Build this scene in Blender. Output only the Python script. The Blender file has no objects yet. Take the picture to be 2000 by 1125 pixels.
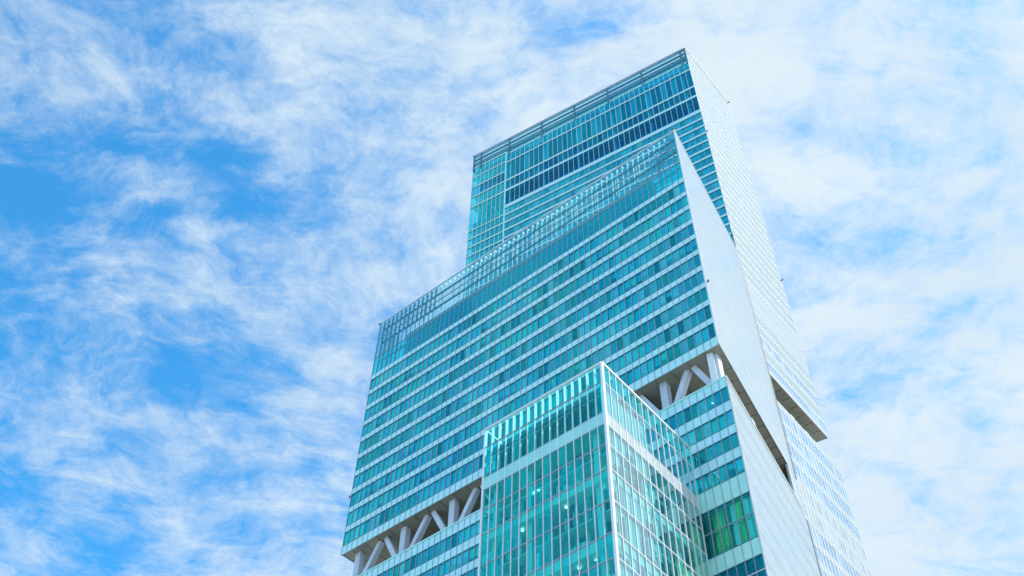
import bpy, math, random
import numpy as np
from mathutils import Matrix, Vector

# ------------------------------------------------------------------ camera
SC = bpy.context.scene
COL = SC.collection
R = math.radians
F_PX, PITCH, ROLL = 2170.0, R(52.85), R(1.25)      # focal length in pixels of a 2000 px wide frame
EYE = np.array([0.0, 0.0, 1.6])
_f = np.array([0, math.cos(PITCH), math.sin(PITCH)])
_x = np.array([1.0, 0, 0])
_u = np.cross(_x, _f)
CR = math.cos(ROLL) * _x + math.sin(ROLL) * _u
CU = -math.sin(ROLL) * _x + math.cos(ROLL) * _u
cam_d = bpy.data.cameras.new('camera')
cam = bpy.data.objects.new('camera', cam_d)
COL.objects.link(cam)
cam_d.sensor_width = 36.0
cam_d.lens = 36.0 * F_PX / 2000.0
cam_d.clip_start = 0.5
cam_d.clip_end = 20000
m = Matrix.Identity(4)
for i in range(3):
    m[i][0], m[i][1], m[i][2], m[i][3] = CR[i], CU[i], -_f[i], EYE[i]
cam.matrix_world = m
SC.camera = cam

def project(P):
    d = np.asarray(P, float) - EYE
    z = d @ _f
    return 1000 + F_PX * (d @ CR) / z, 562.5 - F_PX * (d @ CU) / z

# ------------------------------------------------------------------ sun, sky, exposure
SUN_AZ, SUN_EL = R(100), R(44)           # azimuth clockwise from the view direction (+Y)
sun_d = bpy.data.lights.new('sun', 'SUN')
sun_d.energy = 2.0
sun_d.angle = R(0.6)
sun_d.color = (1.0, 0.955, 0.88)
sun = bpy.data.objects.new('sun', sun_d)
COL.objects.link(sun)
sv = Vector((math.sin(SUN_AZ) * math.cos(SUN_EL), math.cos(SUN_AZ) * math.cos(SUN_EL), math.sin(SUN_EL)))
sun.rotation_euler = sv.to_track_quat('Z', 'Y').to_euler()
sun.location = (200, -40, 400)

SC.view_settings.view_transform = 'Standard'
SC.view_settings.look = 'None'
SC.view_settings.exposure = 1.0
SC.view_settings.gamma = 1.0
SC.view_settings.use_curve_mapping = False
SC.cycles.max_bounces = 9
SC.cycles.diffuse_bounces = 4
SC.cycles.glossy_bounces = 4
SC.cycles.transparent_max_bounces = 14
SC.cycles.caustics_reflective = False
SC.cycles.caustics_refractive = False

world = bpy.data.worlds.new('World')
SC.world = world
world.use_nodes = True
NT = world.node_tree
NT.nodes.clear()

class G:
    """tiny node-graph builder"""
    def __init__(s, nt): s.nt = nt
    def new(s, t, **kw):
        n = s.nt.nodes.new(t)
        for k, v in kw.items(): setattr(n, k, v)
        return n
    def put(s, sock, v):
        if isinstance(v, bpy.types.NodeSocket): s.nt.links.new(v, sock)
        else: sock.default_value = v
    def math(s, op, a, b=0.0, c=None, clamp=False):
        n = s.new('ShaderNodeMath', operation=op, use_clamp=clamp)
        s.put(n.inputs[0], a); s.put(n.inputs[1], b)
        if c is not None: s.put(n.inputs[2], c)
        return n.outputs[0]
    def vmath(s, op, a, b=(0, 0, 0)):
        n = s.new('ShaderNodeVectorMath', operation=op)
        s.put(n.inputs[0], a); s.put(n.inputs[1], b)
        return n.outputs[0]
    def scale(s, a, k):
        n = s.new('ShaderNodeVectorMath', operation='SCALE')
        s.put(n.inputs[0], a); s.put(n.inputs[3], k)
        return n.outputs[0]
    def noise(s, vec, scale, detail=4, rough=0.55, dist=0.0, col=False):
        n = s.new('ShaderNodeTexNoise')
        s.put(n.inputs['Vector'], vec)
        n.inputs['Scale'].default_value = scale
        n.inputs['Detail'].default_value = detail
        n.inputs['Roughness'].default_value = rough
        n.inputs['Distortion'].default_value = dist
        return n.outputs['Color' if col else 'Fac']
    def ramp(s, v, a, b, lo=0.0, hi=1.0, smooth=True):
        n = s.new('ShaderNodeMapRange', interpolation_type='SMOOTHSTEP' if smooth else 'LINEAR')
        s.put(n.inputs[0], v)
        for i, k in enumerate((a, b, lo, hi)): n.inputs[i + 1].default_value = k
        return n.outputs[0]
    def mix(s, f, a, b, blend='MIX'):
        n = s.new('ShaderNodeMix', data_type='RGBA', blend_type=blend)
        s.put(n.inputs[0], f); s.put(n.inputs[6], a); s.put(n.inputs[7], b)
        return n.outputs[2]

g = G(NT)
sky = g.new('ShaderNodeTexSky', sky_type='NISHITA', sun_disc=False)
sky.sun_elevation = SUN_EL
sky.sun_rotation = SUN_AZ
sky.altitude = 50
sky.air_density = 1.0
sky.dust_density = 0.6
sky.ozone_density = 2.5
SKY_STRENGTH = 0.15
CLOUD = (0.392, 0.452, 0.490, 1)

tc = g.new('ShaderNodeTexCoord')
sep = g.new('ShaderNodeSeparateXYZ')
NT.links.new(tc.outputs['Generated'], sep.inputs[0])
zc = g.math('MAXIMUM', sep.outputs[2], 0.06)
qx = g.math('DIVIDE', sep.outputs[0], zc)
qy = g.math('DIVIDE', sep.outputs[1], zc)
qc = g.new('ShaderNodeCombineXYZ')
NT.links.new(qx, qc.inputs[0]); NT.links.new(qy, qc.inputs[1])
q = qc.outputs[0]                      # position on a flat cloud deck one unit up

def deck(px, py):
    """where the sight line through this photograph pixel meets the cloud deck"""
    d = _f * F_PX + CR * (px - 1000) - CU * (py - 562.5)
    return d[0] / d[2], d[1] / d[2]

# turbulence that bends the cloud sheet
w1 = g.scale(g.vmath('SUBTRACT', g.noise(q, 2.6, 3, 0.5, col=True), (0.5, 0.5, 0.5)), 0.20)
w2 = g.scale(g.vmath('SUBTRACT', g.noise(q, 9.0, 5, 0.6, col=True), (0.5, 0.5, 0.5)), 0.06)
qw = g.vmath('ADD', g.vmath('ADD', q, w1), w2)
# wind-drawn fibres: the same sheet sampled in a stretched frame
mp = g.new('ShaderNodeMapping')
NT.links.new(qw, mp.inputs[0])
mp.inputs['Rotation'].default_value = (0, 0, R(-38))
mp.inputs['Scale'].default_value = (1.0, 2.6, 1.0)
fib = g.noise(mp.outputs[0], 6.0, 10, 0.64)
puff = g.noise(qw, 3.0, 9, 0.60)
mott = g.noise(qw, 15.0, 10, 0.70)
dens = g.math('ADD', g.math('MULTIPLY', fib, 0.40), g.math('MULTIPLY', puff, 0.30))
dens = g.math('ADD', dens, g.math('MULTIPLY', mott, 0.52))
# openings in the sheet (deck position, radius, depth)
HOLES = [(-15, 330, .05, .20), (60, 420, .05, .15), (430, 330, .045, .18), (255, 20, .05, .14), (375, 740, .075, .24),
         (10, 960, .075, .20), (250, 1090, .06, .20), (-100, 640, .10, .12), (1110, 45, .05, .17), (1600, 480, .07, .15),
         (1720, 780, .09, .13), (1850, 650, .06, .09), (150, 230, .05, .13), (560, 420, .05, .07), (130, 690, .06, .09), (1290, 340, .04, .06), (290, 430, .05, .11),
         (1890, 330, .05, .05), (80, 100, .06, -.06), (700, 60, .12, -.05), (450, 880, .06, -.05), (1480, 120, .12, -.05)]
for (px, py, rad, dep) in HOLES:
    hx, hy = deck(px, py)
    dv = g.vmath('SUBTRACT', qw, (hx, hy, 0))
    n = g.new('ShaderNodeVectorMath', operation='DOT_PRODUCT')
    NT.links.new(dv, n.inputs[0]); NT.links.new(dv, n.inputs[1])
    e = g.math('EXPONENT', g.math('MULTIPLY', n.outputs['Value'], -1.0 / (rad * rad)))
    dens = g.math('SUBTRACT', dens, g.math('MULTIPLY', e, dep * 0.80))
# the sheet thickens to the right (towards the sun), thins to the left
slope = g.math('MULTIPLY', g.math('ADD', qx, 0.05), 0.26)
slope = g.math('MINIMUM', g.math('MAXIMUM', slope, -0.08), 0.075)
dens = g.math('ADD', dens, slope)
cover = g.ramp(dens, 0.375, 0.765)
cl = g.mix(g.ramp(g.noise(qw, 5.0, 5, 0.6), 0.35, 0.7), (0.345, 0.415, 0.475, 1), CLOUD)
blue = g.scale(g.mix(1.0, sky.outputs[0], (0.26, 0.98, 1.22, 1), 'MULTIPLY'), SKY_STRENGTH)
skycol = g.mix(cover, blue, cl)
# below the horizon the world is only what lies past the ground sheet
skycol = g.mix(g.ramp(sep.outputs[2], -0.02, 0.06), (0.30, 0.33, 0.36, 1), skycol)
bg = g.new('ShaderNodeBackground')
NT.links.new(skycol, bg.inputs[0])
bg.inputs[1].default_value = 1.0
wo = g.new('ShaderNodeOutputWorld')
NT.links.new(bg.outputs[0], wo.inputs[0])

# ------------------------------------------------------------------ materials
MATS = {}
def principled(name, col, rough=0.5, metal=0.0, spec=0.5, coat=0.0, vary=0.0, grime=0.0, emit=None):
    mt = bpy.data.materials.new(name)
    mt.use_nodes = True
    nt = mt.node_tree
    b = nt.nodes['Principled BSDF']
    gg = G(nt)
    base = (*col, 1)
    if vary or grime:
        geo = gg.new('ShaderNodeNewGeometry')
        c = base
        if vary:
            v = gg.ramp(gg.noise(geo.outputs['Position'], 0.35, 4, 0.6), 0.3, 0.7, 1 - vary, 1 + vary)
            c = gg.mix(1.0, c, v, 'MULTIPLY')
        if grime:
            mpn = gg.new('ShaderNodeMapping')
            nt.links.new(geo.outputs['Position'], mpn.inputs[0])
            mpn.inputs['Scale'].default_value = (2.2, 2.2, 0.18)
            v = gg.ramp(gg.noise(mpn.outputs[0], 1.0, 5, 0.65), 0.35, 0.75, 1 + grime * .4, 1 - grime)
            c = gg.mix(1.0, c, v, 'MULTIPLY')
        nt.links.new(c, b.inputs['Base Color'])
    else:
        b.inputs['Base Color'].default_value = base
    b.inputs['Roughness'].default_value = rough
    b.inputs['Metallic'].default_value = metal
    b.inputs['Specular IOR Level'].default_value = spec
    b.inputs['Coat Weight'].default_value = coat
    b.inputs['Coat Roughness'].default_value = 0.03
    if emit:
        b.inputs['Emission Color'].default_value = (*emit[:3], 1)
        b.inputs['Emission Strength'].default_value = emit[3]
    MATS[name] = mt
    return mt

def glass(name, tint, refl=0.10, gain=0.85, rcol=(0.86, 0.97, 1.0), wob=0.02, ior=1.55):
    """thin coated pane: tinted see-through plus mirror reflection that rises with grazing angle"""
    mt = bpy.data.materials.new(name)
    mt.use_nodes = True
    nt = mt.node_tree
    nt.nodes.clear()
    gg = G(nt)
    geo = gg.new('ShaderNodeNewGeometry')
    bump = gg.new('ShaderNodeBump')
    bump.inputs['Strength'].default_value = wob
    bump.inputs['Distance'].default_value = 1.0
    nt.links.new(gg.noise(geo.outputs['Position'], 0.55, 3, 0.5), bump.inputs['Height'])
    fr = gg.new('ShaderNodeFresnel')
    fr.inputs[0].default_value = ior
    front = gg.math('SUBTRACT', 1.0, geo.outputs['Backfacing'])     # a pane tints and mirrors once, on its entry face
    fac = gg.math('MULTIPLY', gg.math('MULTIPLY_ADD', fr.outputs[0], gain, refl, clamp=True), front)
    tr = gg.new('ShaderNodeBsdfTransparent')
    nt.links.new(gg.mix(front, (1, 1, 1, 1), (*tint, 1)), tr.inputs[0])
    gl = gg.new('ShaderNodeBsdfGlossy')
    nt.links.new(gg.mix(gg.ramp(fr.outputs[0], 0.10, 0.40), (*rcol, 1), (0.90, 0.97, 1.0, 1)), gl.inputs['Color'])
    gl.inputs['Roughness'].default_value = 0.015
    nt.links.new(bump.outputs[0], gl.inputs['Normal'])
    mx = gg.new('ShaderNodeMixShader')
    nt.links.new(fac, mx.inputs[0]); nt.links.new(tr.outputs[0], mx.inputs[1]); nt.links.new(gl.outputs[0], mx.inputs[2])
    out = gg.new('ShaderNodeOutputMaterial')
    nt.links.new(mx.outputs[0], out.inputs[0])
    MATS[name] = mt
    return mt

CYAN = (0.30, 0.86, 0.96)
glass('glass_teal', (0.18, 0.95, 0.93), 0.40, rcol=(0.07, 1.0, 0.98))
glass('glass_teal_b', (0.14, 0.90, 0.97), 0.40, rcol=(0.06, 0.95, 1.0))
glass('glass_green', (0.20, 0.98, 0.88), 0.32, rcol=(0.06, 1.0, 0.90), wob=0.035)
glass('glass_pale', (0.26, 0.98, 0.98), 0.50, rcol=(0.16, 1.0, 1.0))
glass('glass_dusk', (0.10, 0.80, 0.88), 0.22, rcol=(0.04, 0.90, 0.96))
glass('glass_deep', (0.08, 0.60, 0.82), 0.17, rcol=(0.03, 0.62, 0.86))
glass('glass_clear', (0.62, 0.95, 0.98), 0.16, rcol=(0.20, 0.88, 0.97))
glass('glass_annex', (0.34, 0.99, 0.93), 0.13, rcol=(0.08, 0.97, 0.90), wob=0.05)
glass('glass_side', (0.50, 0.80, 0.97), 0.40, rcol=(0.60, 0.84, 1.0))
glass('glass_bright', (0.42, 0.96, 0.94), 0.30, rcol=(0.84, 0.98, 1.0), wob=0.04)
glass('glass_mid', (0.12, 0.74, 0.86), 0.25, rcol=(0.04, 0.74, 0.88))
principled('spandrel', (0.52, 0.92, 0.90), 0.2, spec=0.8, coat=1.0, vary=0.05, grime=0.06)
principled('spandrel_b', (0.56, 0.90, 0.92), 0.2, spec=0.8, coat=1.0, vary=0.05, grime=0.06)
principled('spandrel_green', (0.48, 0.92, 0.84), 0.2, spec=0.8, coat=1.0, vary=0.05)
principled('spandrel_mint', (0.36, 0.80, 0.74), 0.2, spec=0.8, coat=1.0, vary=0.05)
principled('mullion', (0.36, 0.43, 0.50), 0.5, spec=0.3)
principled('frame_white', (0.80, 0.82, 0.84), 0.35)
principled('transom_dark', (0.05, 0.20, 0.25), 0.4)
principled('clad_white', (0.50, 0.55, 0.55), 0.2, spec=0.5, vary=0.05, grime=0.08)
principled('clad_pale', (0.38, 0.455, 0.46), 0.18, spec=0.5, vary=0.05, grime=0.08)
principled('clad_blue', (0.40, 0.56, 0.70), 0.15, spec=0.6, vary=0.08)
principled('clad_mirror', (0.44, 0.51, 0.535), 0.12, spec=0.7, coat=0.3, vary=0.03)
principled('clad_mirror_b', (0.46, 0.525, 0.54), 0.14, spec=0.7, coat=0.3, vary=0.03)
principled('glass_mirror', (0.26, 0.42, 0.60), 0.06, spec=1.0, coat=1.0, vary=0.15)
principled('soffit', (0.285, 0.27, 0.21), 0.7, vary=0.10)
principled('steel', (0.62, 0.65, 0.72), 0.5, vary=0.06, grime=0.10)
principled('ceiling', (0.62, 0.68, 0.66), 0.8, vary=0.1)
principled('core', (0.30, 0.42, 0.42), 0.8, vary=0.2)
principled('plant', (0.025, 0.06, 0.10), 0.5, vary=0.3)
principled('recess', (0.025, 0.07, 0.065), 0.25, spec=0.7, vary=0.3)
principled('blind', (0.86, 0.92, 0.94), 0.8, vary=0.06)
principled('blind_lime', (0.84, 0.90, 0.46), 0.8, vary=0.08)
principled('fin_glass', (0.10, 0.34, 0.40), 0.5, spec=0.25)
principled('curtain', (0.62, 0.64, 0.16), 0.8, vary=0.3, grime=0.5)
principled('column_paint', (0.80, 0.84, 0.82), 0.6)
principled('roof', (0.42, 0.43, 0.43), 0.9, vary=0.15)
principled('red_lamp', (0.30, 0.05, 0.06), 0.4)
principled('bracket', (0.08, 0.09, 0.11), 0.5, metal=0.5)
principled('lamp_white', (0.9, 0.9, 0.9), 0.5, emit=(0.9, 1.0, 0.98, 2.2))
principled('lamp_warm', (0.9, 0.85, 0.4), 0.5, emit=(1.0, 0.9, 0.35, 0.9))
principled('ground', (0.46, 0.455, 0.44), 0.9, vary=0.2)

# ------------------------------------------------------------------ geometry helpers
def dirv(az):
    a = R(az)
    return np.array([math.sin(a), math.cos(a)])

class Face:
    """a vertical facade plane: u runs along it, d points outward, z up"""
    def __init__(s, o, az, out):
        s.o = np.array(o[:2], float); s.u = dirv(az); s.n = dirv(az + out); s.az = az
    def at(s, u, d, z):
        p = s.o + s.u * u + s.n * d
        return np.array([p[0], p[1], z])
    def box(s, u0, u1, d0, d1, z0, z1):
        c = s.at((u0 + u1) / 2, (d0 + d1) / 2, (z0 + z1) / 2)
        mt = np.eye(4)
        y = np.array([-s.u[1], s.u[0]])
        mt[:2, 0] = s.u * abs(u1 - u0); mt[:2, 1] = y * abs(d1 - d0); mt[2, 2] = abs(z1 - z0)
        mt[:3, 3] = c
        return mt

CV = np.array([[x, y, z] for x in (-.5, .5) for y in (-.5, .5) for z in (-.5, .5)])
CF = [(0, 1, 3, 2), (4, 6, 7, 5), (0, 4, 5, 1), (2, 3, 7, 6), (0, 2, 6, 4), (1, 5, 7, 3)]
UNIT = {}
def unit_mesh(mat, kind):
    k = (mat, kind)
    if k not in UNIT:
        me = bpy.data.meshes.new(kind)
        me.from_pydata(CV.tolist(), [], CF)
        me.materials.append(MATS[mat])
        UNIT[k] = me
    return UNIT[k]

def mesh_obj(name, verts, faces, mat, parent=None, mi=None):
    me = bpy.data.meshes.new(name)
    me.from_pydata([tuple(map(float, v)) for v in verts], [], faces)
    for mm in (mat if isinstance(mat, (list, tuple)) else [mat]): me.materials.append(MATS[mm])
    if mi is not None: me.polygons.foreach_set('material_index', mi)
    me.update()
    o = bpy.data.objects.new(name, me)
    COL.objects.link(o)
    if parent is not None: o.parent = parent
    return o

def inset(poly, ds):
    """offset each edge i (poly[i] -> poly[i+1]) of a convex polygon inward by ds[i]"""
    n = len(poly)
    if not isinstance(ds, (list, tuple)): ds = [ds] * n
    P = [np.array(p, float) for p in poly]
    cen = sum(P) / n
    lines = []
    for i in range(n):
        a, b = P[i], P[(i + 1) % n]
        t = (b - a) / np.linalg.norm(b - a)
        nn = np.array([-t[1], t[0]])
        if nn @ (cen - a) < 0: nn = -nn
        lines.append((a + nn * ds[i], t))
    out = []
    for i in range(n):
        (p, t), (r, s) = lines[i - 1], lines[i]
        k = np.linalg.solve(np.array([t, -s]).T, r - p)
        out.append(p + t * k[0])
    return out

def prism_data(poly, z0, z1):
    n = len(poly)
    v = [(*p, z0) for p in poly] + [(*p, z1) for p in poly]
    f = [(i, (i + 1) % n, n + (i + 1) % n, n + i) for i in range(n)]
    f += [tuple(range(n - 1, -1, -1)), tuple(range(n, 2 * n))]
    area = sum(poly[i][0] * poly[(i + 1) % n][1] - poly[(i + 1) % n][0] * poly[i][1] for i in range(n))
    if area < 0: f = [t[::-1] for t in f]
    return v, f

def prism(name, poly, z0, z1, mat, parent):
    v, f = prism_data(poly, z0, z1)
    return mesh_obj(name, v, f, mat, parent)

def prisms(name, specs, parent):
    """several prisms (poly, z0, z1, material) in one mesh"""
    V, Fs, MI, names = [], [], [], []
    for poly, z0, z1, mat in specs:
        v, f = prism_data(poly, z0, z1)
        if mat not in names: names.append(mat)
        Fs += [tuple(i + len(V) for i in t) for t in f]
        MI += [names.index(mat)] * len(f)
        V += v
    return mesh_obj(name, V, Fs, names, parent, MI)

# ------------------------------------------------------------------ the tower's plan (metres, measured from the photograph)
AX, AY, BX, BY, CX, CY = -58.3, 40.7, -50.0, 29.8, -50.0, 40.7
A0 = np.array([48.30, 137.57]); A_W, A_D = 71.6, 22.7
B0 = np.array([31.75, 108.50]); B_W = 80.4
B_D = 33.4
C0 = np.array([12.13, 97.13]); C_W, C_D = 20.15, 21.2
A_POLY = [A0, A0 + dirv(AY) * A_D, A0 + dirv(AY) * A_D + dirv(AX) * A_W, A0 + dirv(AX) * A_W]
B_L = B0 + dirv(BX) * B_W
B_POLY = [B0, A0 - dirv(AX) * 0.0, B_L + dirv(45) * 19.0, B_L]
D_W = 75.2
D_L = B0 + dirv(BX) * D_W
D_POLY = [B0, A0, D_L + dirv(45) * 19.0, D_L]
C_L = C0 + dirv(CX) * C_W
C_POLY = [C0, C0 + dirv(CY) * C_D, C_L + dirv(CY) * C_D, C_L]
fA = Face(A0, AX, -90); sA = Face(A0, AY, 90)
fB = Face(B0, BX, -90); sB = Face(B0, BY, 90)
lB = Face(B_L, 45, -90)
fC = Face(C0, CX, -90); sC = Face(C0, CY, 90); lC = Face(C_L, CY, -90)
lD = Face(D_L, 45, -90)
OCC = [(B_POLY, 132, 181), (C_POLY, 0, 105), (D_POLY, 0, 124.2), (A_POLY, 159, 290)]

def hidden(P):
    """is this point covered by one of the blocks, seen from the camera?"""
    E2, P2 = EYE, np.asarray(P)
    for poly, z0, z1 in OCC:
        t0, t1 = 0.0, 0.995
        cen = sum(poly) / len(poly)
        ok = True
        for i in range(len(poly)):
            a, b = poly[i], poly[(i + 1) % len(poly)]
            nn = np.array([-(b - a)[1], (b - a)[0]])
            if nn @ (cen - a) < 0: nn = -nn
            nn = nn / np.linalg.norm(nn)
            s0 = nn @ (E2[:2] - a) - 0.4; s1 = nn @ (P2[:2] - a) - 0.4
            if s0 < 0 and s1 < 0: ok = False; break
            if s0 < 0 <= s1: t0 = max(t0, s0 / (s0 - s1))
            elif s1 < 0 <= s0: t1 = min(t1, s0 / (s0 - s1))
        if not ok or t0 >= t1: continue
        za, zb = (E2[2] + (P2[2] - E2[2]) * t for t in (t0, t1))
        if max(min(za, zb), z0) < min(max(za, zb), z1): return True
    return False

tower = bpy.data.objects.new('skyscraper', None)
COL.objects.link(tower)
tower.location = (14.0, 130.0, 0.0)
tower.empty_display_size = 10
tower['label'] = 'tall teal glass skyscraper of stepped blocks with pale side walls against cloudy sky'
tower['category'] = 'skyscraper'
BASE = Matrix.Translation(tower.location)
BASE_I = BASE.inverted()

def own(o, parent):
    """parent keeping world coordinates"""
    o.parent = parent
    o.matrix_parent_inverse = BASE_I if parent is tower else Matrix.Identity(4)
    return o

PIECES = {}
def piece(kind, mat, mtx, block, rank=True):
    PIECES.setdefault(kind, []).append((mat, mtx, block))

def px_area(mtx):
    c = mtx[:3, 3]
    if c[2] < 60: return 0.0
    corners = np.array([mtx @ np.array([sx, 0, sz, 1]) for sx, sz in ((-.5, -.5), (.5, -.5), (.5, .5), (-.5, .5))])[:, :3]
    P = np.array([project(k) for k in corners])
    x, y = P[:, 0], P[:, 1]
    if x.max() < 0 or x.min() > 2000 or y.max() < 0 or y.min() > 1125: return 0.0
    a = 0.5 * abs(np.dot(x, np.roll(y, 1)) - np.dot(y, np.roll(x, 1)))
    if a < 4: return a
    toward = EYE - c; toward = toward / np.linalg.norm(toward)
    return 0.0 if hidden(c + toward * 0.8) else a

def flush_pieces(limit=300, loose_only=()):
    for kind, lst in PIECES.items():
        ar = np.array([px_area(p[1]) for p in lst])
        order = np.argsort(-ar, kind='stable')
        single = [i for i in order[:limit] if ar[i] > 6 and kind not in loose_only]
        sset = set(single)
        for i in single:
            mat, mtx, block = lst[i]
            o = bpy.data.objects.new(kind, unit_mesh(mat, kind))
            COL.objects.link(o)
            own(o, block)
            o.matrix_basis = Matrix(mtx.tolist())
        rest = [lst[i] for i in range(len(lst)) if i not in sset]
        if rest:
            V = np.concatenate([(CV @ p[1][:3, :3].T) + p[1][:3, 3] for p in rest])
            Fs = [tuple(j + 8 * k for j in t) for k in range(len(rest)) for t in CF]
            names = []
            MI = []
            for p in rest:
                if p[0] not in names: names.append(p[0])
                MI += [names.index(p[0])] * 6
            o = mesh_obj(kind + '_field', V, Fs, names, None, MI)
            own(o, tower)
            o['kind'] = 'stuff'

rng = random.Random(7)

def block(name, specs, label=None):
    o = own(prisms(name, specs, None), tower)
    o.matrix_basis = Matrix.Identity(4)
    if label: o['label'] = label
    return o

# ------------------------------------------------------------------ setting
gv, gf = prism_data([np.array(p, float) for p in ((-6000, -6000), (6000, -6000), (6000, 6000), (-6000, 6000))], -1.0, 0.0)
ground = mesh_obj('ground', gv, gf, 'ground')
ground['kind'] = 'structure'

# ------------------------------------------------------------------ block volumes: cores, roofs, soffits
def core(poly, ds, z0, z1, mat='core'): return (inset(poly, ds), z0, z1, mat)
upper = block('upper_block', [core(A_POLY, [3.2, 5, 5, 5.5], 159.8, 262.4), core(A_POLY, [3.2, 5, 5, 1.1], 262.4, 270.4, 'plant'),
                              core(A_POLY, [3.2, 5, 5, 5], 270.4, 289.5), core(A_POLY, 0.4, 289.6, 290.3, 'roof')],
              'slim upper block with open steel crown')
upper_low = block('rear_block', [core(A_POLY, [2.4, 1, 4, 4], 0, 151.0)], 'pale rear block below the recessed side terrace')
middle = block('middle_block', [core(B_POLY, [5, 4, 3, 7], 132.5, 179.6), core(B_POLY, [0.5, 0.4, 0.5, 0.4], 179.7, 180.4, 'roof')],
               'wide middle block overhanging the truss floor')
lower = block('lower_block', [core(D_POLY, [5, 4, 3, 7], 0, 123.0), core(D_POLY, [0.4, 0.4, 0.4, 0.4], 123.2, 123.9, 'roof')],
              'lower block under the truss floor')
annex = block('glass_annex', [core(C_POLY, [9, 0.3, 9, 9.0], 0, 104.0), core(C_POLY, [0.3, 0.2, 0.3, 0.3], 102.9, 103.9, 'spandrel_green')],
              'low see-through glass block in front')

def slab(poly, ds, z0, z1, parent, mat='ceiling'):
    o = own(prism('floor_slab', inset(poly, ds), z0, z1, mat, None), parent)
    o.matrix_basis = Matrix.Identity(4)

def add(kind, mat, mtx, block): piece(kind, mat, mtx, block)

def runs(n, p):
    """a floor's blinds: runs of neighbouring bays in the same state"""
    out = []
    while len(out) < n:
        k = rng.choices(range(len(p)), p)[0]
        out += [k] * rng.choice((1, 1, 2, 2, 3, 4, 6, 9))
    return out[:n]

def tilted(mt, deg=0.35):
    """a pane never sits perfectly true in its frame"""
    e = Matrix.Rotation(R(rng.gauss(0, deg)), 3, 'Z') @ Matrix.Rotation(R(rng.gauss(0, deg)), 3, 'X')
    mt[:3, :3] = np.array(e) @ mt[:3, :3]
    return mt

def facade(fc, blk, W, n, rows, gl='glass_teal', sp='spandrel', mull=('mullion', .10, .16), blinds=(5, 3, 2, 2), u_off=0.0,
           transom='transom_dark', mz=None, pane_kind='pane', th=.16, mull_every=1):
    w = W / n
    zlo, zhi = min(r[0] for r in rows), max(r[1] for r in rows)
    if mz: zlo, zhi = mz
    mm, mw, md = mull
    for i in range(0, n + 1, mull_every):
        u = u_off + i * w
        u = min(max(u, u_off + mw / 2), u_off + W - mw / 2)
        add('mullion', mm, fc.box(u - mw / 2, u + mw / 2, -.12, md, zlo, zhi), blk)
    for r in rows:
        z0, z1, t = r[:3]
        o = r[3] if len(r) > 3 else {}
        g_ = o.get('gl', gl); s_ = o.get('sp', sp)
        if t == 'win':
            st = runs(n, o.get('blinds', blinds))
            add('transom', transom, fc.box(u_off, u_off + W, -.16, .045, z1 - th, z1), blk)
            add('transom', transom, fc.box(u_off, u_off + W, -.14, .05, z0, z0 + th * .5), blk)
            for mid in o.get('mid', ()):
                add('transom', o.get('midmat', 'mullion'), fc.box(u_off, u_off + W, -.13, .06, mid - .06, mid + .06), blk)
        elif t in ('scr', 'clad'):
            for mid in o.get('mid', ()):
                add('transom', o.get('midmat', 'mullion'), fc.box(u_off, u_off + W, -.13, .06, mid - .07, mid + .07), blk)
        for i in range(n):
            a, b = u_off + i * w + mw * .5, u_off + (i + 1) * w - mw * .5
            if t == 'sp':
                m_ = s_ if not isinstance(s_, tuple) else rng.choice(s_)
                add('spandrel_panel', m_, fc.box(a, b, -.10, -.005 * rng.random(), z0 + .01, z1 - .01), blk)
            elif t == 'clad':
                m_ = s_ if not isinstance(s_, tuple) else rng.choice(s_)
                j = rng.uniform(-.005, .005)
                add('cladding_panel', m_, fc.box(a, b, -.10, j, z0 + .02, z1 - .02), blk)
            elif t == 'mir':
                add(pane_kind, 'glass_mirror' if rng.random() < .8 else 'clad_blue', tilted(fc.box(a, b, -.09, -.03, z0 + .03, z1 - .03)), blk)
            elif t == 'scr':
                add('screen_pane', g_, fc.box(a, b, -.05, -.02, z0 + .02, z1 - .02), blk)
            elif t == 'win':
                gm = g_ if not isinstance(g_, tuple) else rng.choice(g_)
                zs = [z0 + .09] + list(o.get('mid', ())) + [z1 - .16]
                for k in range(len(zs) - 1):
                    add(pane_kind, gm, tilted(fc.box(a, b, -.07, -.04, zs[k], zs[k + 1])), blk)
                s = st[i]
                h = z1 - z0
                if s == 1: add('blind', 'blind', fc.box(a + .05, b - .05, -.34, -.30, z0 + .1, z1 - .2), blk)
                elif s == 2: add('blind', 'blind', fc.box(a + .05, b - .05, -.34, -.30, z1 - .2 - h * rng.uniform(.3, .65), z1 - .2), blk)
                elif s == 3 and rng.random() < .5:
                    add('blind', 'blind', fc.box(a + .05, a + (b - a) * rng.uniform(.25, .6), -.5, -.42, z0 + .1, z1 - .2), blk)

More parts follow.
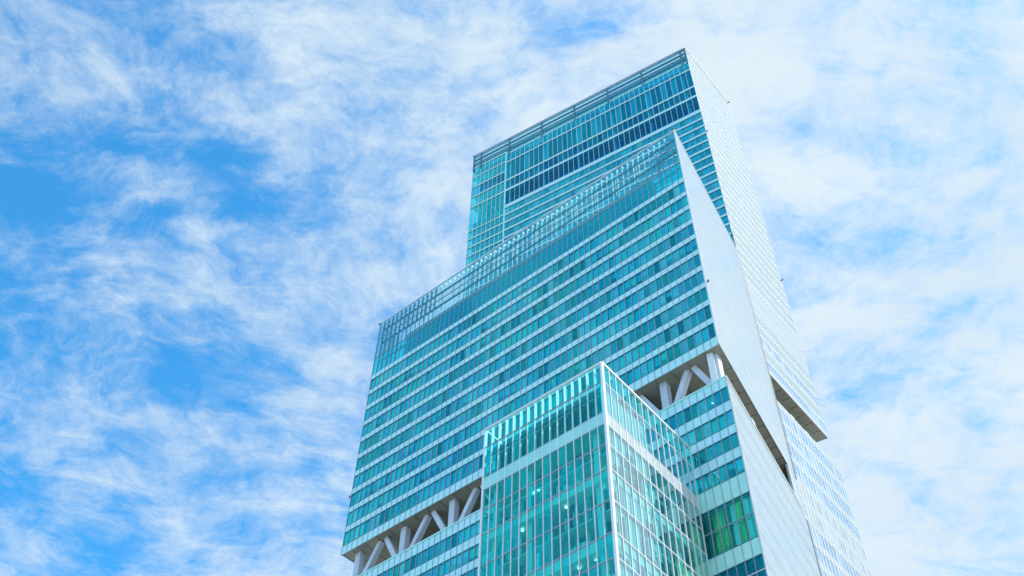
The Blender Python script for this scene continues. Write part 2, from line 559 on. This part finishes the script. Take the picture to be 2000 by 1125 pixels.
# ------------------------------------------------------------------ upper block, front
rowsA = []
z = 261.1
while z > 190:
    nz = z - 3.76
    rowsA.append((nz + 1.0, z, 'win'))
    rowsA.append((nz, nz + 1.0, 'sp'))
    slab(A_POLY, [.5, .6, .6, .45], nz + .12, nz + .9, upper)
    z = nz
zA_low = z
facade(fA, upper, 59.7, 38, rowsA, gl=('glass_teal', 'glass_teal_b', 'glass_pale'), blinds=(4, 4, 1, 2), mull=('mullion', .07, .06))
rowsA2 = [(261.1, 262.8, 'sp'), (262.8, 269.8, 'win', {'gl': 'glass_deep', 'mid': (266.3,), 'blinds': (1, 0, 0, 0), 'midmat': 'transom_dark'}),
          (269.8, 271.0, 'sp'), (271.0, 275.3, 'win', {'gl': ('glass_mid', 'glass_mid', 'glass_deep'), 'blinds': (12, 0, 0, 1)}), (275.3, 276.3, 'sp'),
          (276.3, 285.6, 'win', {'gl': ('glass_mid', 'glass_dusk', 'glass_mid', 'glass_teal_b'), 'blinds': (12, 0, 0, 1)}), (285.6, 286.4, 'sp'),
          (286.4, 290.4, 'win', {'gl': 'glass_teal_b', 'blinds': (6, 0, 1, 1)}), (290.4, 291.2, 'sp')]
facade(fA, upper, 59.7, 38, rowsA2, mull=('frame_white', .08, .07))
rowsA3 = []
zs = [292.6, 287.2, 281.6, 276.3, 270.8]
for k in range(4):
    rowsA3 += [(zs[k] - .8, zs[k], 'sp'), (zs[k + 1], zs[k] - .8, 'win', {'gl': 'glass_deep' if k == 2 else 'glass_teal', 'blinds': (8, 0, 1, 2)})]
rowsA3 += [(270.0, 270.8, 'sp'), (258.6, 270.0, 'win', {'blinds': (1, 0, 0, 0)}), (257.9, 258.6, 'sp')]
z = 257.9
while z > 192:
    nz = z - 4.05
    rowsA3 += [(nz + .8, z, 'win', {'blinds': (6, 0, 1, 3)}), (nz, nz + .8, 'sp')]
    z = nz
facade(fA, upper, 11.7, 8, rowsA3, u_off=59.86, mull=('frame_white', .09, .07), sp='spandrel_green')
add('corner_post', 'spandrel', fA.box(59.55, 60.0, -.5, .17, 190, 292), upper)
for zz in (261.3, 270.1, 275.6, 285.8):
    slab(A_POLY, [.5, .6, .6, .45], zz, zz + .7, upper)
for u in (3.0, 14.2, 25.4, 36.5, 47.6, 58.8, 68.9):            # interior columns behind the tall glazing
    add('interior_column', 'column_paint', fA.box(u - .5, u + .5, -1.9, -1.0, 262.0, 289.4), upper)
# crown: posts, rails, white louvre band behind glass
for u in (.25, 1.7, 14.2, 25.3, 36.4, 47.5, 58.8, 68.8, 71.35):
    add('crown_post', 'transom_dark', fA.box(u - .28, u + .28, -.75, .10, 290.5, 299.7), upper)
for (z0, z1, d0, d1, mt) in ((299.2, 300.0, -.6, .12, 'mullion'), (296.5, 296.9, -.4, .06, 'transom_dark'), (294.6, 295.0, -.4, .05, 'mullion'),
                             (292.9, 293.3, -.4, .06, 'transom_dark')):
    add('crown_rail', mt, fA.box(.6, 71.2, d0, d1, z0, z1), upper)
for k in range(11):
    add('crown_louvre', 'spandrel', fA.box(.8, 71.0, -1.9 - .05 * (k % 2), -1.5, 291.2 + k * .62, 291.55 + k * .62), upper)
facade(fA, upper, 71.0, 46, [(291.3, 298.8, 'scr', {'gl': 'glass_clear'})], u_off=.3, mull=('mullion', .05, .03))
# ------------------------------------------------------------------ upper block, pale side wall
rowsS = []
z = 159.0
k = 0
while z < 298.5:
    zt = min(z + 3.76, 299.6)
    if k in (0, 2):
        rowsS += [(z, z + 1.5, 'clad', {'sp': 'clad_white'}), (z + 1.5, zt, 'mir')]
    elif k in (5, 6, 7):
        rowsS += [(z, z + .5, 'clad', {'sp': 'clad_white'}), (z + .5, zt, 'clad', {'sp': 'clad_mirror_b'})]
    else:
        rowsS += [(z, z + 1.35, 'clad', {'sp': 'clad_white'}), (z + 1.35, zt, 'clad', {'sp': 'clad_pale'})]
    z = zt; k += 1
facade(sA, upper, 22.5, 17, rowsS, u_off=.15, mull=('frame_white', .09, .04), transom='clad_blue')
for rz in np.arange(159.0, 299, 3.76):
    add('ledge', 'frame_white', sA.box(.1, 22.7, -.1, .045, rz - .04, rz + .12), upper)
add('side_coping', 'frame_white', sA.box(.05, 22.8, -.5, .2, 299.62, 300.0), upper)
# soffit over the side terrace
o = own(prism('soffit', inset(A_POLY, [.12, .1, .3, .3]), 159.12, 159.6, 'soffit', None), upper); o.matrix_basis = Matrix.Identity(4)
# the recessed terrace storey
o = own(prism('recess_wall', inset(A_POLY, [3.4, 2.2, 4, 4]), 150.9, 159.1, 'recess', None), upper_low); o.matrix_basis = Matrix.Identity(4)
for u in np.arange(.8, 22.5, 2.7):
    add('recess_post', 'clad_pale', sA.box(u - .14, u + .14, -3.3, -2.9, 151.9, 159.1), upper_low)
add('recess_wall_end', 'recess', sA.box(.3, 1.2, -3.3, -.35, 151.9, 159.1), upper_low)
# ------------------------------------------------------------------ rear block, side wall with window strips
rowsR = []
z = 151.9
k = 0
solid = {4, 5}
while z > 2:
    nz = z - 4.55
    if k in solid: rowsR += [(nz + 2.3, z, 'clad', {'sp': 'clad_white'}), (nz, nz + 2.3, 'clad', {'sp': ('clad_white', 'clad_pale')})]
    else: rowsR += [(z - 1.9, z, 'clad', {'sp': 'clad_white'}), (nz, z - 1.9, 'mir')]
    slab(A_POLY, [.5, .6, .6, .45], z - 1.7, z - .2, upper_low)
    z = nz; k += 1
facade(sA, upper_low, 23.2, 18, rowsR, u_off=.15, mull=('frame_white', .14, .06), transom='clad_blue')
for u in (6.2, 11.4, 15.0, 19.0):
    add('parapet_block', 'clad_white', sA.box(u, u + 1.3, -.6, -.1, 151.9, 152.7 - .02 * u), upper_low)

# ------------------------------------------------------------------ middle block, front
FB = 4.66
rowsB = []
for k in range(10):
    t = 180.5 - k * FB
    rowsB.append((t - 1.38, t, 'sp', {'sp': ('spandrel', 'spandrel_b')}))
    rowsB.append((t - FB, t - 1.38, 'win'))
    if k: slab(B_POLY, [.6, .5, .5, .5], t - 1.5, t - .15, middle)
rowsB.append((132.0, 133.9, 'sp', {'sp': ('spandrel', 'spandrel_b')}))
facade(fB, middle, B_W - .1, 62, rowsB, gl=('glass_teal', 'glass_teal', 'glass_teal_b', 'glass_green', 'glass_pale', 'glass_pale', 'glass_dusk'), u_off=.05,
       blinds=(5, 7, 4, 2), mull=('mullion', .075, .08), mz=(131.97, 198.3))
slab(B_POLY, [.6, .5, .5, .5], 132.45, 133.7, middle)
# glass screen above the roof
facade(fB, middle, B_W - .1, 62, [(180.5, 186.2, 'scr', {'gl': 'glass_teal_b'}), (186.2, 192.6, 'scr'), (192.6, 198.3, 'scr')], gl='glass_clear', u_off=.05,
       mull=('mullion', .05, .0), mz=(180.6, 198.2))
for z0 in (186.2, 192.6):
    add('screen_rail', 'mullion', fB.box(.1, B_W - .1, -.12, .06, z0 - .07, z0 + .07), middle)
    add('screen_rail', 'transom_dark', fB.box(.2, B_W - .2, -1.25, -.95, z0 - .55, z0 - .15), middle)
add('screen_rail', 'frame_white', fB.box(.05, B_W - .05, -.14, .12, 198.22, 198.42), middle)
add('screen_rail', 'transom_dark', fB.box(.2, B_W - .2, -1.25, -.95, 196.7, 197.1), middle)
wB = (B_W - .1) / 62
for i in range(1, 62):
    u = .05 + i * wB
    z0 = 190.5 if 8 < u < 73 else 181.0
    add('screen_fin', 'fin_glass', fB.box(u - .03, u + .03, -.40, -.16, z0, 198.1), middle)
    add('fin_sunlit_end', 'frame_white', fB.box(u - .10, u + .10, -.6, -.2, 197.4, 198.0), middle)  # white end blocks put in for sunlight on the fin tops
    if i % 4 == 0:
        add('screen_strut', 'fin_glass', fB.box(u - .09, u + .09, -1.3, -1.0, z0, 196.9), middle)
# roof plant enclosure behind the screen
add('plant_wall', 'plant', fB.box(8.0, 73.0, -3.4, -1.9, 180.5, 189.2), middle)
add('plant_coping', 'clad_pale', fB.box(7.8, 73.2, -4.2, -1.7, 189.2, 190.4), middle)
for i in range(26):
    u = 9 + i * 2.38
    add('plant_louvre', 'recess', fB.box(u, u + 1.7, -1.89, -1.75, 182.5, 187.8), middle)
# B side: smooth mirror-like cladding, wedge shaped in the picture
rowsBs = []
z = 132.0
while z < 198.0:
    zt = min(z + 1.553, 198.35)
    rowsBs.append((z, zt, 'clad', {'sp': ('clad_mirror', 'clad_mirror', 'clad_mirror_b')}))
    z = zt
facade(sB, middle, B_D - .1, 10, rowsBs, u_off=.05, mull=('clad_mirror', .03, -.006), mz=(132.05, 198.3))
add('side_coping', 'frame_white', sB.box(.02, B_D - .05, -.5, .06, 198.37, 198.6), middle)
add('corner_post', 'frame_white', sB.box(-.12, .05, -.2, .08, 132.0, 198.35), middle)
add('wall_backing', 'clad_pale', sB.box(.3, B_D - .3, -.5, -.2, 180.5, 198.3), middle)
# left return of the middle block
facade(lB, middle, 18.5, 10, rowsB, gl='glass_teal', u_off=.1, mull=('mullion', .12, .12), mz=(132, 198.3))
facade(lB, middle, 18.5, 10, [(180.5, 198.2, 'scr', {'gl': 'glass_clear'})], u_off=.1, mull=('mullion', .05, .0))
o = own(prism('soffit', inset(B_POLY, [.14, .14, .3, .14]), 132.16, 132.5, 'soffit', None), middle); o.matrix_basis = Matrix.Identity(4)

for k in range(1, 12):
    add('soffit_joint', 'bracket', sB.box(k * 2.8, k * 2.8 + .05, -3.6, -.25, 132.11, 132.2), middle)
    if k < 8: add('soffit_joint', 'bracket', sA.box(k * 2.8, k * 2.8 + .05, -2.0, -.25, 159.07, 159.2), upper)
for k in range(1, 27):
    add('soffit_joint', 'bracket', fB.box(k * 3.0, k * 3.0 + .05, -7.3, -.3, 132.11, 132.2), middle)
# ------------------------------------------------------------------ truss floor
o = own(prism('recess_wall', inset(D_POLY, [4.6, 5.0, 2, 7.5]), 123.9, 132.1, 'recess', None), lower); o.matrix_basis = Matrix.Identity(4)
for i in range(34):
    u = 6 + i * 2.0
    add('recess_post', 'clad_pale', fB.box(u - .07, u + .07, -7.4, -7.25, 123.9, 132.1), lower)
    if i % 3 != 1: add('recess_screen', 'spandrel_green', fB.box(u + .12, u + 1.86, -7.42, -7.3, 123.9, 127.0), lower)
colu = [77.5, 66.4, 55.1, 44.2, 33.3, 22.3, 11.4, 2.0]
def beam(name, fc, u0, z0, u1, z1, w, d0, d1, mat, parent):
    a, b = np.array([u0, z0]), np.array([u1, z1])
    t = (b - a) / np.linalg.norm(b - a)
    nn = np.array([-t[1], t[0]]) * w / 2
    cs = [a + nn, a - nn, b - nn, b + nn]
    ch = .07
    V = [fc.at(c[0], d, c[1]) for d in (d0, d1) for c in cs]
    Fs = [(0, 1, 2, 3), (7, 6, 5, 4), (0, 4, 5, 1), (1, 5, 6, 2), (2, 6, 7, 3), (3, 7, 4, 0)]
    o = own(mesh_obj(name, V, Fs, mat, None), parent)
    o.matrix_basis = Matrix.Identity(4)
    bv = o.modifiers.new('edge', 'BEVEL'); bv.width = .05; bv.segments = 2
    return o
for (u0, za, u1, zb) in ((61.0, 259.0, 65.6, 269.6), (66.2, 269.6, 70.8, 259.0)):     # wind braces behind the tall left glazing
    beam('wind_brace', fA, u0, za, u1, zb, .55, -1.5, -.9, 'column_paint', upper)
for i, c in enumerate(colu):
    beam('truss_column', fB, c, 110 if c > 76 else 123.9, c, 132.17, 1.25, -2.75, -1.45, 'steel', lower)
    if i + 1 < len(colu):
        s = (c - colu[i + 1]) / 11.1
        beam('truss_brace', fB, c - 1.2 * s, 123.9 + .9, c - 5.25 * s, 132.17, .95, -2.6, -1.55, 'steel', lower)
        beam('truss_brace', fB, c - 6.6 * s, 132.17, c - 10.3 * s, 123.9 + .9, .95, -2.6, -1.55, 'steel', lower)
for c in (74.4, 70.4, 63.0, 59.0, 52.4, 8.0):
    for k, (du, dz) in enumerate(((0, 0), (.45, -.25))):
        add('wall_lamp', 'lamp_warm', fB.box(c + du, c + du + .34, -6.9, -6.7, 130.0 + dz, 130.34 + dz), lower)
# side of the truss floor
add('recess_panel', 'clad_white', sB.box(29.6, 33.36, -.4, -.03, 124.64, 132.1), lower)
add('recess_panel', 'clad_white', sB.box(11.6, 13.0, -.5, -.15, 124.64, 126.6), lower)
add('recess_panel', 'clad_white', sB.box(.9, 2.2, -.5, -.15, 124.64, 125.6), lower)
for (z0, z1) in ((132.0, 205.5), (60.0, 123.0)):
    add('joint_strip', 'bracket', sA.box(-.04, .55, -.1, .10, z0, z1), upper_low)
for k in range(7):
    u = 19.5 + k * 1.2
    add('recess_post', 'clad_pale', sB.box(u, u + .2, -1.2, -.9, 124.3, 128.0), lower)
add('corner_column', 'frame_white', sB.box(1.2, 2.4, -2.6, -1.6, 123.9, 132.1), lower)
# ------------------------------------------------------------------ lower block, front
rowsD = [(122.4, 124.3, 'sp'), (119.5, 122.4, 'win'), (117.6, 119.5, 'sp'), (114.7, 117.6, 'win'), (113.0, 114.7, 'sp'), (110.3, 113.0, 'win'),
         (108.4, 110.3, 'sp'), (105.5, 108.4, 'win', {'blinds': (3, 4, 4, 0)}), (102.0, 105.5, 'sp', {'sp': 'spandrel_green'}),
         (94.4, 102.0, 'win', {'mid': (98.3,), 'gl': 'glass_annex', 'blinds': (8, 1, 0, 1)}), (91.75, 94.4, 'sp', {'sp': 'spandrel_green'}),
         (85.4, 91.75, 'win', {'mid': (89.4,), 'gl': 'glass_deep', 'midmat': 'frame_white', 'blinds': (1, 0, 0, 0)}), (83.4, 85.4, 'sp')]
z = 83.4
while z > 6:
    rowsD += [(z - 2.9, z, 'win'), (z - 4.8, z - 2.9, 'sp')]
    z -= 4.8
facade(fB, lower, D_W - .1, 58, rowsD, gl=('glass_teal', 'glass_teal_b', 'glass_green', 'glass_pale', 'glass_dusk'), sp=('spandrel', 'spandrel_b'), u_off=.05, mull=('mullion', .08, .08), blinds=(6, 3, 2, 2))
for r in rowsD:
    if r[2] == 'sp' and r[0] > 70: slab(D_POLY, [.6, .5, .5, .5], r[0] + .12, r[1] - .12 if r[1] < 124 else 123.1, lower)
add('parapet_rail', 'spandrel', fB.box(.0, D_W, -.22, .22, 124.3, 124.52), lower)
for k, (u, mt) in enumerate(((5.9, 'curtain'), (5.0, 'curtain'), (4.0, 'recess'), (3.2, 'column_paint'), (2.4, 'curtain'), (1.3, 'blind'))):
    for (z0, z1) in ((94.6, 98.2), (98.4, 101.7)):
        if mt == 'recess' and z0 < 95: continue
        add('curtain', mt, fB.box(u - .45, u + .4, -.75 - .1 * (k % 2), -.6, z0, z1), lower)
add('interior_column', 'column_paint', fB.box(.35, .8, -1.3, -.8, 80, 102), lower)
facade(lD, lower, 18, 10, rowsD[:10], u_off=.1, mull=('mullion', .12, .12))
# lower block side wall: small pale panels
rowsDs = []
z = 124.3
k = 0
while z > 3:
    nz = z - 1.56
    rowsDs.append((nz, z, 'clad', {'sp': ('clad_mirror', 'clad_mirror_b', 'clad_mirror_b') if k % 3 else 'clad_pale'}))
    z = nz; k += 1
facade(sB, lower, B_D - .1, 24, rowsDs, u_off=.05, mull=('clad_white', .06, .012))
add('parapet_rail', 'frame_white', sB.box(0.02, B_D - .1, -.4, .1, 124.32, 124.6), lower)

# ------------------------------------------------------------------ glass annex
gC = ('glass_annex', 'glass_annex', 'glass_green')
ZC = [113.75, 110.3, 104.5, 102.4, 98.9, 94.8, 89.85, 85.0, 81.4, 77.0, 72.8, 68.0]
rowsC = [(110.3, 113.6, 'scr', {'gl': 'glass_annex'}), (104.5, 110.3, 'win', {'blinds': (1, 0, 0, 0)}), (102.4, 104.5, 'sp', {'sp': 'spandrel_mint'})]
for k in range(3, len(ZC) - 1):
    rowsC.append((ZC[k + 1], ZC[k], 'win', {'blinds': (9, 0, 0, 1)}))
z = 68.0
while z > 6:
    rowsC.append((z - 4.6, z, 'win', {'blinds': (9, 0, 0, 1)})); z -= 4.6
for fc, W, n in ((fC, C_W, 16), (sC, C_D - .3, 14), (lC, C_D - .3, 14)):
    side = fc is sC
    rr = rowsC
    if side: rr = [(r[0], r[1], r[2], dict(r[3], blinds=(1, 0, 0, 0), **({'sp': 'clad_white'} if r[2] == 'sp' else {}))) for r in rowsC]
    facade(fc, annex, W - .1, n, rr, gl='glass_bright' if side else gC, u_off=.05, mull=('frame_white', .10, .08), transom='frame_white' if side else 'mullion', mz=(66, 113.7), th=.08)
    add('top_rail', 'frame_white', fc.box(0, W, -.14, .18, 113.62, 113.9), annex)
for (z0, z1) in ((93.5, 94.75), (83.5, 84.95), (73.4, 74.6)):
    slab(C_POLY, [.16, .3, .3, .16], z0, z1, annex, 'column_paint')
slab(C_POLY, [1.0, .3, 1.0, 1.2], 98.6, 98.9, annex)
slab(C_POLY, [1.0, .3, 1.0, 1.2], 89.4, 89.7, annex)
add('annex_column', 'frame_white', fC.box(-.12, .24, -.3, .12, 0, 113.7), annex)
add('annex_column', 'frame_white', fC.box(C_W - .2, C_W + .1, -.3, .12, 0, 113.7), annex)
for u in (2.4, 12.9, 18.6):
    add('interior_column', 'column_paint', fC.box(u - .35, u + .35, -1.6, -.9, 0, 102.8), annex)
for u in (10.6, 15.8):
    add('interior_column', 'column_paint', sC.box(u - .35, u + .35, -1.7, -1.0, 0, 102.8), annex)
for i in range(1, 16):
    u = .05 + i * (C_W - .1) / 16
    add('screen_fin', 'frame_white', fC.box(u - .035, u + .035, -.45, -.14, 110.4, 113.6), annex)
    add('roof_louvre', 'spandrel_green', fC.box(u - .4, u - .1, -1.5, -1.35, 104.2, 109.2), annex)
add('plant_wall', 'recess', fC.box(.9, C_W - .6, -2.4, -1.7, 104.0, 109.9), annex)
add('roof_beam', 'transom_dark', fC.box(.6, C_W - .4, -1.2, -.8, 109.4, 110.1), annex)
for i in range(1, 14):
    u = .05 + i * (C_D - .4) / 14
    add('screen_fin', 'frame_white', sC.box(u - .035, u + .035, -.45, -.14, 110.4, 113.6), annex)
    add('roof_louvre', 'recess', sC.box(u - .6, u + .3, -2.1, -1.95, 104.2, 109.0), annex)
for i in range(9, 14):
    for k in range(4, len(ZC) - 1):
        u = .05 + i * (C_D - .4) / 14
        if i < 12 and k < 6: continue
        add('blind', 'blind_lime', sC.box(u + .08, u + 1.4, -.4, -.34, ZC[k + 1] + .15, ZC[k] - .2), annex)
for fc, W, n in ((fC, C_W - .1, 16), (sC, C_D - .4, 14)):         # front: rooms, shelves and screens; side: dark sheets added for the lower block's reflection
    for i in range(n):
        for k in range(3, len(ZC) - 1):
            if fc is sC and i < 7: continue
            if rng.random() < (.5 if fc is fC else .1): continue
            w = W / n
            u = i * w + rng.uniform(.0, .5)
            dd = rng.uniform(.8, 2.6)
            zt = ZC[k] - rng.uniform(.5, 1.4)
            add('screen_or_reflection', rng.choices(('recess', 'core', 'plant', 'blind', 'curtain'), (5, 4, 2, 2, .4) if fc is fC else (8, 1, 3, 0, 0))[0],
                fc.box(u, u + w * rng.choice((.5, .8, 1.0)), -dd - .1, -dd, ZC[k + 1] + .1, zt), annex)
for i in range(7):  # white sheets added for the pale sky reflection on this half
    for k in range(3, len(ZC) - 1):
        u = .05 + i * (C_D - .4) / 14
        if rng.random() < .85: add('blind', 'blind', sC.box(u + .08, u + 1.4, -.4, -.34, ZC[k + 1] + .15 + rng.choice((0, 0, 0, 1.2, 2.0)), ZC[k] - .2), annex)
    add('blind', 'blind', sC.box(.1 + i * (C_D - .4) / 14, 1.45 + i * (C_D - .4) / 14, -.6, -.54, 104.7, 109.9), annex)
for i in range(150):
    fc, W = (fC, C_W) if i % 3 else (sC, C_D)
    u = rng.uniform(.8, W - 1.2); zz = rng.choice((75.0, 79.5, 85.2, 89.9, 95.0)); w = rng.choice((.08, .12, .2, .5))
    add('interior_fitting', rng.choice(('column_paint', 'blind', 'column_paint', 'mullion')), fc.box(u, u + w, -rng.uniform(1.4, 2.4), -1.2, zz, zz + rng.uniform(1.2, 3.2)), annex)
for fc, u, z_ in [(fB, 4.6, 121.9), (fB, 3.3, 121.9), (fB, 7.2, 117.1), (fB, 26, 137.9), (fB, 5.2, 137.8), (fB, 40, 137.9), (fB, 47, 142.5)] + \
        [(fC, rng.uniform(1.5, 18), zz) for zz in (93.3, 93.3, 93.3, 83.3, 83.3, 83.3, 83.3, 98.5, 98.5)]:
    par = annex if fc is fC else lower if z_ < 125 else middle
    add('ceiling_lamp', 'lamp_white', fc.box(u, u + .26, -1.25, -1.0, z_ - .06, z_), par)

# ------------------------------------------------------------------ aviation lights on the corners
def beacon(P, out, parent):
    out = np.array([out[0], out[1], 0.0])
    f = Face(P[:2], math.degrees(math.atan2(out[0], out[1])), 90)
    bm_v, bm_f = [], []
    def bx(u0, u1, d0, d1, z0, z1):
        mt = f.box(u0, u1, d0, d1, P[2] + z0, P[2] + z1)
        k = len(bm_v)
        bm_v.extend(((CV @ mt[:3, :3].T) + mt[:3, 3]).tolist()); bm_f.extend([tuple(j + k for j in t) for t in CF])
    bx(-.2, .5, -.06, .06, -.05, .05); bx(.2, .5, -.15, .15, .05, .12); bx(.24, .46, -.12, .12, .36, .45)
    o = own(mesh_obj('beacon_light', bm_v, bm_f, 'bracket', None), parent); o.matrix_basis = Matrix.Identity(4)
    V, Fs = [], []
    for j, (r, h) in enumerate(((.11, .12), (.14, .2), (.12, .29), (.07, .36))):
        for k in range(8):
            a = k * math.pi / 4
            V.append(f.at(.35 + r * math.cos(a), r * math.sin(a), P[2] + h))
    for j in range(3):
        for k in range(8): Fs.append((j * 8 + k, j * 8 + (k + 1) % 8, j * 8 + 8 + (k + 1) % 8, j * 8 + 8 + k))
    l = mesh_obj('beacon_lens', V, Fs, 'red_lamp', None)
    l.parent = o
for P, out, par in ((sA.at(22.7, 0, 299.4), sA.n, upper), (sA.at(22.7, 0, 211.0), sA.n, upper), (sA.at(.1, .0, 250.6), sA.n, upper),
                    (fA.at(71.5, 0, 299.9), fA.u, upper), (fB.at(.1, 0, 198.4), fB.n, middle), (fB.at(80.3, 0, 198.2), fB.u, middle),
                    (sB.at(.1, 0, 147.6), sB.n, middle), (fB.at(80.4, 0, 146.0), fB.u, middle)):
    beacon(P, out, par)

flush_pieces(300)
